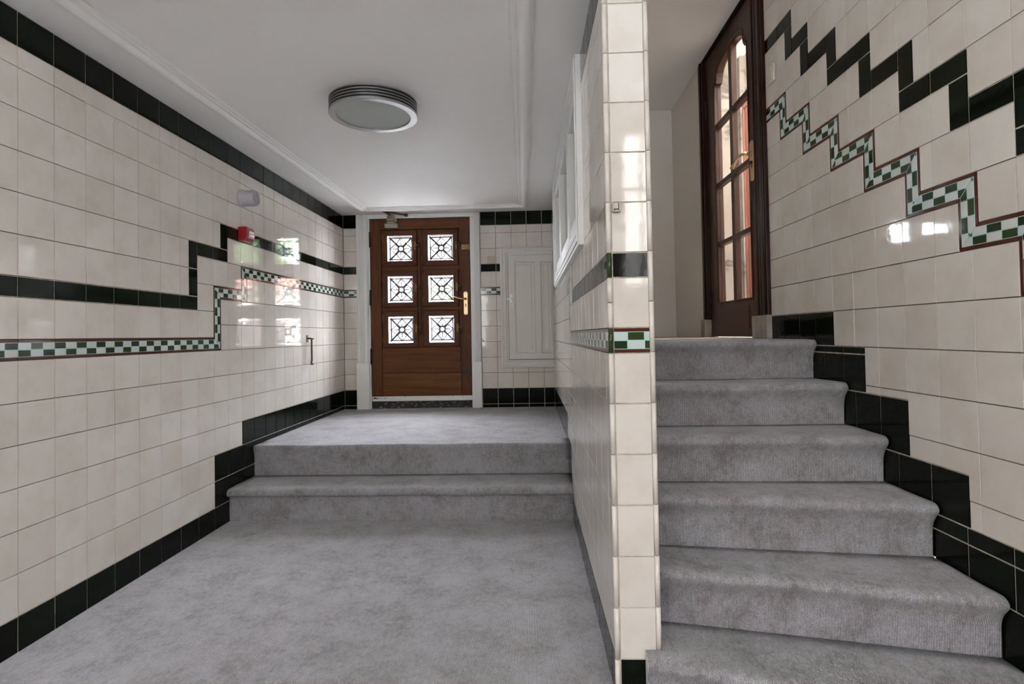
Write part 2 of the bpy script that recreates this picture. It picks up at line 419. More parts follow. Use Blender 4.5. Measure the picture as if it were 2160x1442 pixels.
# right wall beside the stairs
SR, CR = math.sin(RY), math.cos(RY)
def fr(a, b, n):
    s_ = RU-a; return (RX+s_*SR-n, b-.08, s_*CR)
w = Wall(fr)
for q in ((-1,1,10.5,11),(.5,1,9.5,10.5),(1,2,9.5,10),(1.5,2,8.5,9.5),(2,3,8.5,9),(3,3.5,8,9),(3,5,7.5,8),(4.5,5,6.5,7.5),(5,6,6.5,7),
          (6,6.5,6,7),(6,8,5.5,6),(7.5,8,4.5,5.5),(8,9,4.5,5),(9,9.5,4,5),(9,11,3.5,4),(10.5,11,2.5,3.5),(11,12,2.5,3),(12,12.5,2,3),(12,14,1.5,2),
          (14,31,1.5,2)): w.band('B', *q)
cor = [(-1,0.5,8,None)]
vs = [0.0, 1.5, 3.04, 4.58, 6.12, 7.65, 9.0, 10.5, 12.0]          # left edges of the upright pieces
for i, a in enumerate(vs):
    top = 8.5-i
    left = -1 if i == 0 else vs[i-1]
    cl = [(1,-1,(a)-(top-.5))]                                       # keep above-left of the corner diagonal
    if i: cl.append((-1,1,-(left)+(top-.5)))
    w.strip('h', top-.5, left, a+.5, cl, i % 2)
    w.strip('v', a, top-1.5, top, [(-1,1,-(a)+(top-.5)), (1,-1,a-(top-1.5))], i % 2)
w.strip('h', 8.0-len(vs), vs[-1], 31, [(-1,1,-vs[-1]+(8.0-len(vs)))])
w.band('K', -1, 3, 0, 1, from_right=True)
w.band('K', 1.2, 4.42, -1.2, 0, 1.0, [-1.2,-.2,0], True)
w.band('K', 2.9, 6.02, -2.5, -1.2, 1.03, [-2.5,-1.2], True)
w.band('K', 4.6, 7.72, -3.56, -2.5, 1.05, [-3.56,-2.5], True)
w.band('K', 6.2, 9.75, -4.72, -3.56, 1.06, [-4.72,-3.9,-3.56], True)
w.band('K', 7.9, 11.5, -5.78, -4.72, 1.05, [-5.78,-4.72], True)
w.band('K', 9.4, 31, BOT, -5.78, 1.0, [BOT,-5.78])
w.fill(-1, RU-FRONT, BOT, CEILH+.08)
w.box(RX+.03, RX+1.2, BOT, CEILH+.3, FRONT, 7.5, 0)
w.box(RX+.06, RX+1.2, BOT, TOP-.1, 7.5, 20.4, 0)
w.done('wall_right')
mb = MB(); mb.plan([(20.79,15.03),(20.76,24.6),(21.06,24.6),(21.09,15.03)], TOP-.3, CEILH+.3)
tag(mb.build('wall_right_landing', PLASTER), kind='structure')

# middle wall between corridor and stairs: tiled corridor face, tiled end, tiled stair face, opening for the borrowed-light window
WU0, WU1, WV0, WV1 = 3.55, 16.5, 3.45, 7.95
w = Wall(lambda a, b, n: (XL(a)-n, b, a), True)
w.band('T', PZ+.06, UB, 7.5, 8.40)
w.band('B', PZ+.06, 7.45, 1.5, 2); w.band('B', 7.15, 7.45, 2, 3.0)
w.strip('h', 0, PZ+.06, 9, [(1,1,9)]); w.strip('v', 8.5, 0, 2.5, [(-1,-1,-9),(1,1,11)])
w.strip('h', 2, 8.5, 11, [(-1,-1,-11),(1,1,13)]); w.strip('v', 10.5, 2, 3.0, [(-1,-1,-13)])
w.strip('h', 3, 17.0, UB); w.band('B', 17.0, UB, 4.5, 5)
w.band('K', PZ+.06, 9.2, BOT, -6); w.band('K', 9.2, 11.1, BOT, -4, rows=[BOT,-6,-5,-4]); w.band('K', 11.1, UB, -5.8, -3, rows=[-5.8,-5,-4,-3])
w.cut.append((3.1, 16.9, 3.05, CEIL+.2, 'X'))
w.fill(PZ+.06, UB, BOT, 8.40)
w.fn = lambda a, b, n: (a+13.715, b, PZ-n); w.deco = []; w.cut = []; w.flip = False
EA0, EA1 = .06, .775
def frontpoly(b0, b1, m): w.tile([(EA0,b0),(EA1,b0),(EA1,b1),(EA0,b1)], m, .03, .008, .008)
w.flat(EA0-.09, EA1+.09, BOT, CEILH, 7, .004); w.band('B', EA0, EA1, 1.5, 2); w.strip('h', 0, EA0, EA1); w.band('K', EA0, EA1, BOT, -6, rows=[BOT, -6])
for b_ in list(range(-6, 0)): frontpoly(b_, b_+1, 1)
frontpoly(.5, 1.5, 1)
for b_ in range(2, 14): frontpoly(b_, min(b_+1, CEILH), 1)
w.fn = lambda a, b, n: (a, b, PZ-n)
for xb, joff in ((13.722, 0), (14.535, .02)):                        # rounded corner beads
    for b_ in range(-7, 14):
        segs = [(b_, b_+1, 1)]
        if xb < 14 and b_ == 0: segs = [(0, .5, 6), (.5, 1, 1)]
        if xb < 14 and b_ == 1: segs = [(1, 1.5, 1), (1.5, 2, 6)]
        for q0, q1, mm in segs:
            t0 = len(w.f)
            w.tube([(xb, q0+joff+.008, PZ+.03), (xb, q1+joff-.008, PZ+.03)], .052, 14, mm)
            tv = random.uniform(.55, .95)
            for i in range(t0, len(w.f)): w.t[i] = tv
w.fn = lambda a, b, n: (XR+n, b, a); w.deco = []
for q in ((PZ+.06,-.45,BOT,-4.1),(-.45,1.1,BOT,-2.9),(1.1,2.7,BOT,-1.7),(2.7,4.3,BOT,-.5),(4.3,20.3,BOT,1)):
    w.band('K', *q, rows=[max(BOT, q[3]-2), q[3]-1, q[3]])
w.cut.append((3.1, 16.9, 3.05, CEIL+.0, 'X'))
w.fill(PZ+.06, 20.3, TOP-6.9, CEILH)
def slab(u0, u1, v0, v1): w.plan([(XL(u0)+.03,u0),(XR-.03,u0),(XR-.03,u1),(XL(u1)+.03,u1)], v0, v1, 0)
slab(PZ+.03, WU0, BOT, CEILH+.3); slab(WU1, UB+.03, BOT, CEILH+.3); slab(WU0, WU1, BOT, WV0); slab(WU0, WU1, WV1, CEILH+.3)
w.done('wall_middle')

# plaster walls, ceilings, floors
mb = MB(); mb.box(XR-.03, 21.9, TOP-.5, CEILH+.3, 20.3, 21.3)
tag(mb.build('wall_landing', PLASTER), kind='structure')
mb = MB(); mb.box(-.03, 13.70, CEIL+.25, CEILH+.3, PZ+.02, PZ+.32)
tag(mb.build('wall_over_corridor', PLASTER), kind='structure')
mb = MB(); mb.plan([(-.03,PZ+.02),(XL(PZ)+.03,PZ+.02),(XL(UB)+.03,UB+.03),(-.03,UB+.03)], CEIL, CEIL+.25)
tag(mb.build('ceiling', PAINT), kind='structure')
mb = MB(); mb.box(XR-.03, 21.9, CEILH, CEILH+.25, PZ+.3, 20.4); mb.box(-.03, 21.9, CEILH, CEILH+.25, FRONT-.5, PZ+.3)
tag(mb.build('ceiling', PAINT), kind='structure')
mb = MB(); mb.box(-.03, 21.0, FLOOR-.3, FLOOR, FRONT, PZ); mb.box(-.03, 13.72, FLOOR-.3, FLOOR, PZ, 9.2); mb.box(14.5, 21.0, FLOOR-.3, FLOOR, PZ, 5.0)
tag(mb.build('floor', CARPET), kind='structure')
mb = MB(); mb.box(-.02, 13.68, LAND-.3, LAND, 12.0, UB+.02)
tag(mb.build('floor', CARPET), kind='structure')
mb = MB(); mb.box(XR-.02, 20.93, FLOOR-.3, TOP, 5.9, 20.32, 0); mb.box(XR-.02, 20.83, TOP, TOP+.02, 8.9, 20.32, 1); mb.box(20.83, 21.6, TOP-.3, TOP+.02, 7.5, 15.05, 1)
tag(mb.build('floor', [CARPET, LANDFLOOR]), kind='structure')

# wall behind the camera with three tall windows added to light the hall
ADDED_WINDOWS = [(1.8, 5.8, -1.0, 8.3), (11.0, 15.0, 2.4, 13.0), (17.75, 20.35, 3.0, 13.0)]
mb = MB(); xs = [-.03, 1.8, 5.8, 11.0, 15.0, 17.75, 20.35, 21.9]
for i in range(7):
    win = next((h for h in ADDED_WINDOWS if h[0] == xs[i]), None)
    if win: mb.box(xs[i], xs[i+1], BOT, win[2], FRONT-.8, FRONT); mb.box(xs[i], xs[i+1], win[3], CEILH+.3, FRONT-.8, FRONT)
    else: mb.box(xs[i], xs[i+1], BOT, CEILH+.3, FRONT-.8, FRONT)
tag(mb.build('wall_front', PLASTER), kind='structure')
for n_, (a0, a1, b0, b1) in enumerate(ADDED_WINDOWS):
    r = thing('window_%d' % (n_+2), ((a0+a1)/2, b0, FRONT-.4), kind='structure')  # added windows, out of view, letting sky light into the hall
    mb = MB(); g = .25
    mb.box(a0, a0+g, b0, b1, FRONT-.5, FRONT-.2); mb.box(a1-g, a1, b0, b1, FRONT-.5, FRONT-.2)
    mb.box(a0+g, a1-g, b0, b0+g, FRONT-.5, FRONT-.2); mb.box(a0+g, a1-g, b1-g, b1, FRONT-.5, FRONT-.2)
    mid = (a0+a1)/2; tr = b0+(b1-b0)*.62
    mb.box(mid-.12, mid+.12, b0+g, b1-g, FRONT-.48, FRONT-.22); mb.box(a0+g, mid-.12, tr-.12, tr+.12, FRONT-.46, FRONT-.24); mb.box(mid+.12, a1-g, tr-.12, tr+.12, FRONT-.46, FRONT-.24)
    mb.build('window_frame', WHITEWOOD, r, .02)
    mb = MB(); mb.box(a0+g, a1-g, b0+g, b1-g, FRONT-.36, FRONT-.34); mb.build('pane', GLASS, r)

# ceiling moulding
def ring(mb, outer, prof):
    """sweep prof [(inward, down)] along a closed 4-gon with mitred corners"""
    rows = []
    for d, h in prof:
        q = inset(outer, [d]*4) if d > 1e-6 else outer
        rows.append(mb.pts([(x, CEIL-h, u) for x, u in q]))
    for i in range(len(prof)-1):
        for j in range(4): mb.face([rows[i]+j, rows[i]+(j+1) % 4, rows[i+1]+(j+1) % 4, rows[i+1]+j], 0)
outer = [(1.20,-1.1),(12.39,-1.1),(12.07,21.22),(1.52,21.22)]
mb = MB(); ring(mb, outer, [(0,-.01),(0,.055),(.05,.075),(.07,.11),(.14,.15),(.22,.165),(.29,.15),(.34,.11),(.37,.06),(.43,.055),(.45,.075),(.50,.075),(.52,.04),(.60,.035),(.62,.05),(.66,.05),(.68,-.01)])
tag(mb.build('trim_1', PAINT), kind='structure')

# ------------------------------------------------------------------ stairs
def step(name, mats, parent, x0, x1, nose, back, v1, v0, over=.22, seed=0, round_left=False, strt=False):
    """carpeted step: nose/back are functions of x; v1 tread level, v0 level below"""
    rnd = random.Random(seed); H = v1-v0
    prof = [(-.02,0),(-.08,-.004),(-.13,-.018),(-.175,-.045),(-.21,-.085),(-.225,-.13),(-.215,-.18),(-.18,-.235),(-.13,-.30),(-.085,-.37),(-.05,-.45),(-.025,-.55),(-.01,-.70)]
    if seed == 1: prof = [(-.02,0),(-.09,-.006),(-.15,-.025),(-.20,-.065),(-.225,-.12),(-.225,-.19),(-.205,-.25),(-.16,-.29),(-.10,-.305),(-.05,-.315),(-.03,-.36),(-.02,-.45),(-.01,-.70)]
    if strt: prof = [(-.02,0),(-.07,-.004),(-.11,-.02),(-.14,-.055),(-.15,-.11),(-.13,-.2),(-.08,-.30),(-.04,-.45),(-.01,-.7)]
    prof = [(o*over/.225, d) for o, d in prof]
    nx = 40; rows = []; ph = [rnd.uniform(0, 6.28) for _ in range(4)]
    for i in range(nx+1):
        x = x0+(x1-x0)*i/nx; wv = .012*math.sin(x*1.9+ph[0])+.008*math.sin(x*4.3+ph[1]); wz = .012*math.sin(x*1.3+ph[2])
        nb = back(x); pts = [(x, v1-.0, nb)]
        for t in (.75, .5, .25): pts.append((x, v1+.008*math.sin(x*2+t*5+ph[3]), nose(x)+(nb-nose(x))*t))
        for o, d in prof: pts.append((x, v1+d*1.0+wz*(1 if d > -.5 else .3), nose(x)+o+wv*min(1, abs(o)/.1)))
        pts.append((x, v0, nose(x)-.0)); pts.append((x, v0, nb))
        rows.append(mbk(pts))
    n = len(rows[0][1])
    mb = MB(); ks = [mb.pts(r[1]) for r in rows]
    for i in range(nx):
        for j in range(n):
            jj = (j+1) % n; mb.face([ks[i]+j, ks[i]+jj, ks[i+1]+jj, ks[i+1]+j], 0, j < n-3)
    mb.face([ks[0]+j for j in range(n)]); mb.face([ks[-1]+j for j in range(n)][::-1])
    return mb.build(name, mats, parent)
def mbk(p): return (0, p)
lin = lambda xa, ua, xb, ub: (lambda x: ua+(ub-ua)*(x-xa)/(xb-xa))
st = thing('staircase', (6.8, FLOOR, 9.0), 'two low grey carpeted steps leading up to the landing before the glazed front door', 'stairs')
n1_, n2_ = lin(0, 9.02, 13.65, 8.98), lin(0, 11.0, 13.65, 10.98)
step('step', CARPET, st, -.02, 13.655, n1_, n2_, -5.52, FLOOR, .24, 1)
step('step', CARPET, st, -.02, 13.645, n2_, lin(0, 12.0, 13, 12.0), LAND, -5.52, .15, 2, strt=True)
sr = thing('staircase', (17.7, FLOOR, 1.5), 'steep grey carpeted stairs between the tiled pillar and the right wall', 'stairs')
LV = [TOP, -1.085, -2.24, -3.39, -4.60, -5.79, FLOOR]
NS = [lin(XR, 4.72, RX, 4.67), lin(XR, 3.12, RX, 3.07), lin(XR, 1.60, RX, 1.42), lin(XR, .62, RX, -.20), lin(XR, -.52, RX, -1.90), lin(XR, -1.86, RX, -3.85)]
top_back = lambda x: 5.9
for i in range(6):
    bk = top_back if i == 0 else NS[i-1]
    if i == 5:   # the lowest visible step wraps round the foot of the pillar
        bk = lambda x: NS[4](x) if x > XR+.03 else PZ-.04
    step('step', CARPET, sr, (XR+.01) if i < 5 else 14.255, 20.815, NS[i], bk, LV[i], LV[i+1], .23, 10+i)

# ------------------------------------------------------------------ front door (door_1)
d1 = thing('door_1', (5.03, LAND, UB), 'brown oak front door with six small grilled windows and brass handle at the end of the corridor', 'door', kind='structure')
mb = MB()
for a0, a1, pr in ((.90,1.67,.16),):                                                   # fluted pilaster, left
    mb.box(a0, a1, -1.25, CEIL-.02, UB-pr, UB+.3)
    for q in (.93, 1.06, 1.15, 1.24, 1.33, 1.56): mb.box(q, q+.055, -1.25, CEIL-.02, UB-pr-.06, UB-pr)
mb.box(.88, 1.70, LAND, -1.25, UB-.27, UB+.3)
mb.box(8.50, 8.92, -1.27, CEIL-.02, UB-.13, UB+.3)
for q in (8.56, 8.66, 8.75, 8.85): mb.box(q, q+.05, -1.27, CEIL-.02, UB-.19, UB-.13)
mb.box(8.48, 8.94, LAND, -1.27, UB-.24, UB+.3)
mb.box(1.67, 1.765, LAND, 8.08, UB-.06, UB+.7); mb.box(8.30, 8.50, LAND, 8.08, UB-.06, UB+.7)
mb.box(1.67, 8.50, 8.08, CEIL-.01, UB-.10, UB+.7)
mb.box(1.765, 1.90, LAND, 8.08, UB+.31, UB+.7); mb.box(8.17, 8.30, LAND, 8.08, UB+.31, UB+.7); mb.box(1.90, 8.17, 7.92, 8.08, UB+.31, UB+.7)
mb.build('door_frame', WHITEWOOD, d1, .012)
leaf = MB(); F0, F1 = UB, UB+.30
leaf.box(1.79,2.47,-3.74,8.05,F0,F1,0); leaf.box(7.61,8.28,-3.74,8.05,F0,F1,0)
leaf.box(2.47,7.61,7.36,8.05,F0+.01,F1,1)
leaf.box(2.49,7.59,-1.925,-.30,F0+.02,F1-.02,1); leaf.box(2.49,7.59,-3.74,-1.94,F0+.02,F1-.02,2)
leaf.box(4.86,5.18,-.30,7.36,F0+.10,F1-.02,0)
for v0, v1 in ((4.69,4.98),(2.06,2.33)): leaf.box(2.49,4.86,v0,v1,F0+.10,F1-.02,1); leaf.box(5.18,7.59,v0,v1,F0+.10,F1-.02,1)
rowsV = [(4.98,7.31,5.32,6.96),(2.34,4.69,2.63,4.32),(-.27,2.04,.01,1.71)]
colsX = [(2.57,4.83,2.92,4.52),(5.21,7.50,5.57,7.16)]
# solid back of the leaf behind the sashes, open only at the six panes
bx_ = [2.45, 2.88, 4.56, 5.53, 7.20, 7.65]; bv_ = [-.34, -.03, 1.75, 2.59, 4.36, 5.28, 7.0, 7.40]
for i in range(5):
    for j in range(7):
        if i in (1, 3) and j in (1, 3, 5): continue
        leaf.box(bx_[i], bx_[i+1], bv_[j], bv_[j+1], UB+.205, UB+.295, 0)
leaf.box(2.45,7.65,-3.74,-.33,F0+.12,F1-.03,1)
leaf.build('door_leaf', [OAKV, OAKX, OAKX2], d1, .018)
def grille(cx, cv, u, h):
    g = MB(); q = .86*h; R_ = .042
    p = lambda x, y: (cx+x*h, cv+y*h, u)
    e = .88
    for a_, b_ in (((-e,-e),(e,-e)),((e,-e),(e,e)),((e,e),(-e,e)),((-e,e),(-e,-e))): g.tube([p(*a_), p(*b_)], R_, 6)
    for sx in (-1, 1):
        for sy in (-1, 1):
            k = 14; path = []; rr = []
            for i in range(k+1):
                t = i/k; r = .24+(e*1.0-.24*.72)*t
                rad = .24*.72+(e-.24*.72)*t
                path.append(p(sx*rad, sy*rad)); base = .058 if t > .42 else .088
                rr.append(base*(1+.16*(i % 2)))
            g.tube(path, rr, 6)
            g.lathe([(0,-.06),(.07,-.05),(.08,0),(.07,.05),(0,.06)], p(sx*e, sy*e), (0,0,1), 8)
    for a_ in range(4):
        ca, sa = math.cos(a_*math.pi/2), math.sin(a_*math.pi/2); ro = lambda x, y: p(x*ca-y*sa, x*sa+y*ca)
        for sgn in (-1, 1):
            g.tube([ro(0,.88), ro(sgn*.07,.80), ro(sgn*.17,.71), ro(sgn*.27,.61), ro(sgn*.335,.50), ro(sgn*.345,.42), ro(sgn*.32,.35), ro(sgn*.27,.30)], .038, 5)
        g.tube([ro(0,.20), ro(0,.38), ro(0,.68)], [.042,.034,.020], 6)
        g.box(*sorted((p(0,0)[0]+(ro(0,.88)[0]-cx)-.05, p(0,0)[0]+(ro(0,.88)[0]-cx)+.05)), *sorted((ro(0,.88)[1]-.05, ro(0,.88)[1]+.05)), u-.04, u+.04)
    g.tube([p(.235*math.cos(t*math.pi/12), .235*math.sin(t*math.pi/12)) for t in range(24)], .066, 6, 0, True)
    for t in range(8): g.lathe([(0,-.07),(.05,-.04),(.05,.04),(0,.07)], p(.20*math.cos(t*math.pi/4+.39), .20*math.sin(t*math.pi/4+.39)), (0,0,1), 6)
    return g
for ri, (sv0, sv1, gv0, gv1) in enumerate(rowsV):
    for ci, (sx0, sx1, gx0, gx1) in enumerate(colsX):
        s_ = MB(); f0, f1 = UB-.02, UB+.20
        fx = lambda x, v_, d: (x, v_, d)
        for poly, mm in (([(sx0,sv0),(gx0,gv0),(gx0,gv1),(sx0,sv1)],0), ([(sx1,sv0),(sx1,sv1),(gx1,gv1),(gx1,gv0)],0),
                         ([(sx0,sv0),(sx1,sv0),(gx1,gv0),(gx0,gv0)],1), ([(sx0,sv1),(gx0,gv1),(gx1,gv1),(sx1,sv1)],1)):
            s_.prism(inset(poly if area(poly) > 0 else poly[::-1], [.002]*4), fx, f0, f1, mm)
        sash = s_.build('window_sash', [SASHV, SASHX], d1, .018)
        pn = MB(); pn.box(gx0-.02, gx1+.02, gv0-.02, gv1+.02, UB+.10, UB+.12); pn.build('pane', GLASS, sash)
        grille((gx0+gx1)/2+.02, (gv0+gv1)/2+.01, UB+.27, (gx1-gx0)/2).build('grille', IRON, sash)
        c_ = MB(); cx, cv = sx1-.10, (sv0+sv1)/2+(.05 if ri else .12)
        c_.box(cx-.05, cx+.05, cv-.25, cv+.25, f0-.035, f0); c_.lathe([(0,.0),(.05,.0),(.055,.05),(.035,.08),(0,.09)], (cx, cv+.28, f0), (0,0,-1), 10)
        c_.tube([(cx-.09, cv, f0-.06), (cx+.14, cv+.02, f0-.08), (cx+.24, cv+.09, f0-.06)], [.03,.03,.035], 8)
        c_.build('catch', OLDBRASS, sash, .01)
        h_ = MB()
        for q in (sv1-.45, sv0+.45): h_.tube([(sx0-.025, q-.22, f0+.0), (sx0-.025, q+.22, f0+.0)], .028, 8)
        h_.build('sash_hinge', OLDBRASS, sash)
for xb in (5.0, 7.66):                                                                  # wooden locking rods beside the sashes
    r_ = MB(); r_.box(xb-.055, xb+.055, .63, 6.33, UB-.05, UB+.02 if xb > 6 else UB+.10)
    rod = r_.build('locking_rod', OAKV, d1, .02)
    r_ = MB()
    for q in (6.28, 3.45 if xb > 6 else 3.55, .66): r_.tube([(xb, q-.16, UB-.06), (xb, q+.16, UB-.06)], [.05,.06], 10)
    r_.build('rod_end', DARKIRON, rod, .01)
mb = MB(); mb.box(7.72,8.28,5.95,6.30,UB-.045,UB+.01)
for q in (7.80, 8.2): mb.lathe([(0,.02),(.03,.02),(.035,0)], (q, 6.12, UB-.045), (0,0,-1), 8)
mb.build('latch_plate', OLDBRASS, d1, .012)
mb = MB(); mb.box(7.66,8.26,-2.04,-1.66,UB-.04,UB+.01); mb.lathe([(0,.03),(.04,.03),(.05,0)], (7.95,-1.86,UB-.04), (0,0,-1), 10); mb.build('lower_lock_plate', DARKIRON, d1, .012)
mb = MB(); mb.lathe([(0,.03),(.05,.02),(.06,0)], (8.13, .33, UB-.0), (0,0,-1), 12); mb.build('keyhole_cover', OLDBRASS, d1)
# brass lever handle
mb = MB(); pl = [(7.965+.135*math.cos(t), (3.12 if math.sin(t) >= 0 else 1.87)+.135*math.sin(t)) for t in [i*math.pi/10 for i in range(20)]]
mb.prism(pl, lambda x, v_, d: (x, v_, d), UB-.035, UB+.005)
hnd = mb.build('door_handle', BRASS, d1, .012)
mb = MB(); mb.tube([(7.96,2.78,UB-.03),(7.96,2.78,UB-.26),(7.90,2.77,UB-.34),(7.78,2.76,UB-.36),(7.60,2.79,UB-.36),(7.40,2.86,UB-.36),(7.24,2.89,UB-.35),(7.10,2.84,UB-.34)], [.065,.055,.055,.052,.05,.05,.048,.035], 10)
mb.lathe([(.09,0),(.09,.03),(.06,.06)], (7.96,2.78,UB-.035), (0,0,-1), 14); mb.build('lever', BRASS, hnd)
mb = MB(); mb.lathe([(0,.012),(.035,.012),(.035,0)], (7.965,2.43,UB-.035), (0,0,-1), 12); mb.box(7.945,7.985,2.24,2.42,UB-.047,UB-.03)
for q in (3.17, 1.82): mb.lathe([(0,.012),(.022,.01),(.026,0)], (7.965,q,UB-.035), (0,0,-1), 8)
mb.build('keyhole', INK, hnd)
for q in (6.73, 2.97, -.84):
    mb = MB(); mb.tube([(1.765,q-.50,UB-.04),(1.765,q+.50,UB-.04)], .05, 10); mb.box(1.70,1.83,q-.48,q+.48,UB-.035,UB+.0); mb.build('hinge', DARKIRON, d1)
# brush bar along the foot of the door, its printed marks, and the peeling sill below
mb = MB(); mb.box(1.80,8.29,-3.63,-3.43,UB-.05,UB+.02); mb.box(1.83,8.29,-3.73,-3.63,UB-.07,UB+.02)
bar = mb.build('draught_bar', ALU, d1, .01); bar.data.materials[0] = WHITEWOOD
mb = MB()
def mark(x0, x1, v0, v1): mb.box(x0, x1, v0, v1, UB-.056, UB-.05)
for i, (x_, h_) in enumerate(((1.835,.05),(1.872,.035),(1.905,.07),(1.935,.10),(1.965,.12),(2.0,.11),(2.035,.115),(2.07,.09),(2.10,.05),(2.135,.04),(2.165,.09),(2.185,.06))): mark(x_-.014, x_+.016, -3.585, -3.585+h_)
for x_ in (2.25, 2.38): 
    mark(x_, x_+.012, -3.585, -3.485); mark(x_, x_+.08, -3.585, -3.573); mark(x_, x_+.08, -3.497, -3.485)
    if x_ < 2.3: mark(x_+.075, x_+.09, -3.573, -3.497)
for x_ in (2.52, 2.60, 2.625, 2.65, 2.70, 2.74): mark(x_, x_+.016, -3.585, -3.50)
mark(2.70, 2.755, -3.51, -3.50)
mb.build('printed_marks', INK, bar)
mb = MB()
for q in (3.2, 3.95, 6.1, 7.05, 7.7): mb.lathe([(0,.008),(.022,.008),(.024,0)], (q, -3.50 if q not in (3.95,) else -3.47, UB-.05), (0,0,-1), 8)
mb.build('screw', INK, bar)
mb = MB(); mb.box(1.765,8.30,LAND-.02,-3.76,UB+.03,UB+.7); mb.build('door_sill', SILL, d1)
# door closer at the head of the door
mb = MB(); mb.box(2.82,3.66,7.45,7.72,UB-.30,UB); mb.box(2.98,3.50,7.72,7.86,UB-.34,UB)
mb.lathe([(.30,0),(.30,.10),(.26,.14),(.24,.36),(.20,.40),(0,.42)], (3.24,7.84,UB-.30), (0,1,0), 20)
mb.box(3.48,3.62,7.80,8.02,UB-.30,UB-.1)
cl = mb.build('door_closer', CLOSER, d1, .02)
mb = MB(); mb.tube([(3.24,8.20,UB-.30),(3.24,8.27,UB-.30)], .09, 10)
mb.tube([(3.24,8.26,UB-.30),(2.96,8.28,UB-1.35)], [.06,.045], 6); mb.tube([(2.96,8.25,UB-1.35),(2.96,8.31,UB-1.35)], .07, 8)
mb.tube([(2.96,8.28,UB-1.35),(3.6,8.27,UB-.72),(4.20,8.24,UB-.20)], [.03,.05,.04], 6); mb.box(4.12,4.30,8.16,8.33,UB-.24,UB-.10)
mb.build('closer_arm', RUSTY, cl)

# ------------------------------------------------------------------ cupboard door in the back wall
cb = thing('wall_cupboard', (11.9, -1.7, UB), 'white painted two panel cupboard built into the tiled end wall right of the front door', 'cupboard')
mb = MB(); XE = 13.585
prof = [(0,.10),(.06,.14),(.14,.16),(.16,.12),(.24,.11),(.28,.14),(.36,.13),(.40,.07),(.50,.05)]
def mitre(mb, outer, prof, open_right):
    x0, v0, x1, v1 = outer
    rows = []
    for d, h in prof:
        q = [(x1, v1-d), (x0+d, v1-d), (x0+d, v0+d), (x1, v0+d)]
        rows.append(mb.pts([(x, v_, UB-h) for x, v_ in q]))
    for i in range(len(prof)-1):
        for j in range(3): mb.face([rows[i]+j, rows[i]+j+1, rows[i+1]+j+1, rows[i+1]+j])
q = (10.21, -1.71, XE, 6.03)
mitre(mb, q, [(0,-.02)]+prof+[(.50,-.30)], True)
mb.build('cupboard_frame', CUPWOOD, cb)
mb = MB(); f = UB-.06
def panel_door(mb, x0, x1, v0, v1, panels, f, dep=.05, back=.25):
    xs_ = sorted({x0, x1} | {p[0] for p in panels} | {p[1] for p in panels}); vs_ = sorted({v0, v1} | {p[2] for p in panels} | {p[3] for p in panels})
    for i in range(len(xs_)-1):
        for j in range(len(vs_)-1):
            xm, vm = (xs_[i]+xs_[i+1])/2, (vs_[j]+vs_[j+1])/2
            if any(p[0] < xm < p[1] and p[2] < vm < p[3] for p in panels): continue
            k = mb.pts([(xs_[i],vs_[j],f),(xs_[i+1],vs_[j],f),(xs_[i+1],vs_[j+1],f),(xs_[i],vs_[j+1],f)]); mb.face([k,k+1,k+2,k+3])
    for a0, a1, b0, b1 in panels:
        rows = []
        for d, h in ((0,0),(.02,-.02),(.05,-.02),(.10,.035),(.16,.05),(.22,dep),(.24,dep-.03),(.30,dep-.03)):
            rows.append(mb.pts([(a0+d,b0+d,f+h),(a1-d,b0+d,f+h),(a1-d,b1-d,f+h),(a0+d,b1-d,f+h)]))
        for i in range(len(rows)-1):
            for j in range(4): mb.face([rows[i]+j, rows[i]+(j+1) % 4, rows[i+1]+(j+1) % 4, rows[i+1]+j])
        mb.face([rows[-1]+j for j in range(4)])
    k = mb.pts([(x0,v0,f),(x1,v0,f),(x1,v1,f),(x0,v1,f),(x0,v0,f+back),(x1,v0,f+back),(x1,v1,f+back),(x0,v1,f+back)])
    for q_ in ((0,1,5,4),(1,2,6,5),(2,3,7,6),(3,0,4,7),(4,5,6,7)): mb.face([k+i for i in q_])
panel_door(mb, 10.735, XE, -1.17, 5.51, [(11.10,12.44,-.82,5.10),(12.76,XE-.05,-.82,5.10)], f)
cd = mb.build('cupboard_door', CUPWOOD, cb)
mb = MB(); mb.box(10.82,11.0,2.45,3.02,f-.05,f); mb.box(10.62,10.82,2.66,2.76,f-.10,f-.02)
mb.tube([(10.91,2.72,f-.04),(10.91,2.74,f-.16),(10.94,2.66,f-.18),(11.0,2.40,f-.18),(11.07,2.14,f-.18)], [.07,.07,.06,.055,.045], 8)
hd = mb.build('cupboard_handle', CHROME, cd, .012); hd['label'] = 'white lever window handle'

# ------------------------------------------------------------------ borrowed-light window in the middle wall
w1 = thing('window_1', (13.65, 3.0, 10), 'white framed interior window in the tiled middle wall of the corridor', 'window', kind='structure')
mb = MB()
def wbox(u0, u1, v0, v1, d0, d1):                       # d measured out of the corridor face
    mb.plan([(XL(u0)-d1,u0),(XL(u0)-d0,u0),(XL(u1)-d0,u1),(XL(u1)-d1,u1)], v0, v1)
fo, fi = (2.95, 17.1, 2.92, CEIL-.01), (3.75, 16.35, 3.62, 7.95)
for d0, d1, k in ((0,.16,0),(.16,.20,.10),(.16,.19,.35)):
    a0, a1, b0, b1 = fo[0]+k, fo[1]-k, fo[2]+k, fo[3]-k*.4
    ww = .7 if k == 0 else .12
    wbox(a0, a0+ww, b0, b1, d0-(.05 if not k else 0), d1); wbox(a1-ww, a1, b0, b1, d0-(.05 if not k else 0), d1)
    wbox(a0+ww, a1-ww, b0, b0+ww, d0-(.05 if not k else 0), d1)
    wbox(a0+ww, a1-ww, b1-(.42 if k == 0 else .10), b1, d0-(.05 if not k else 0), d1)
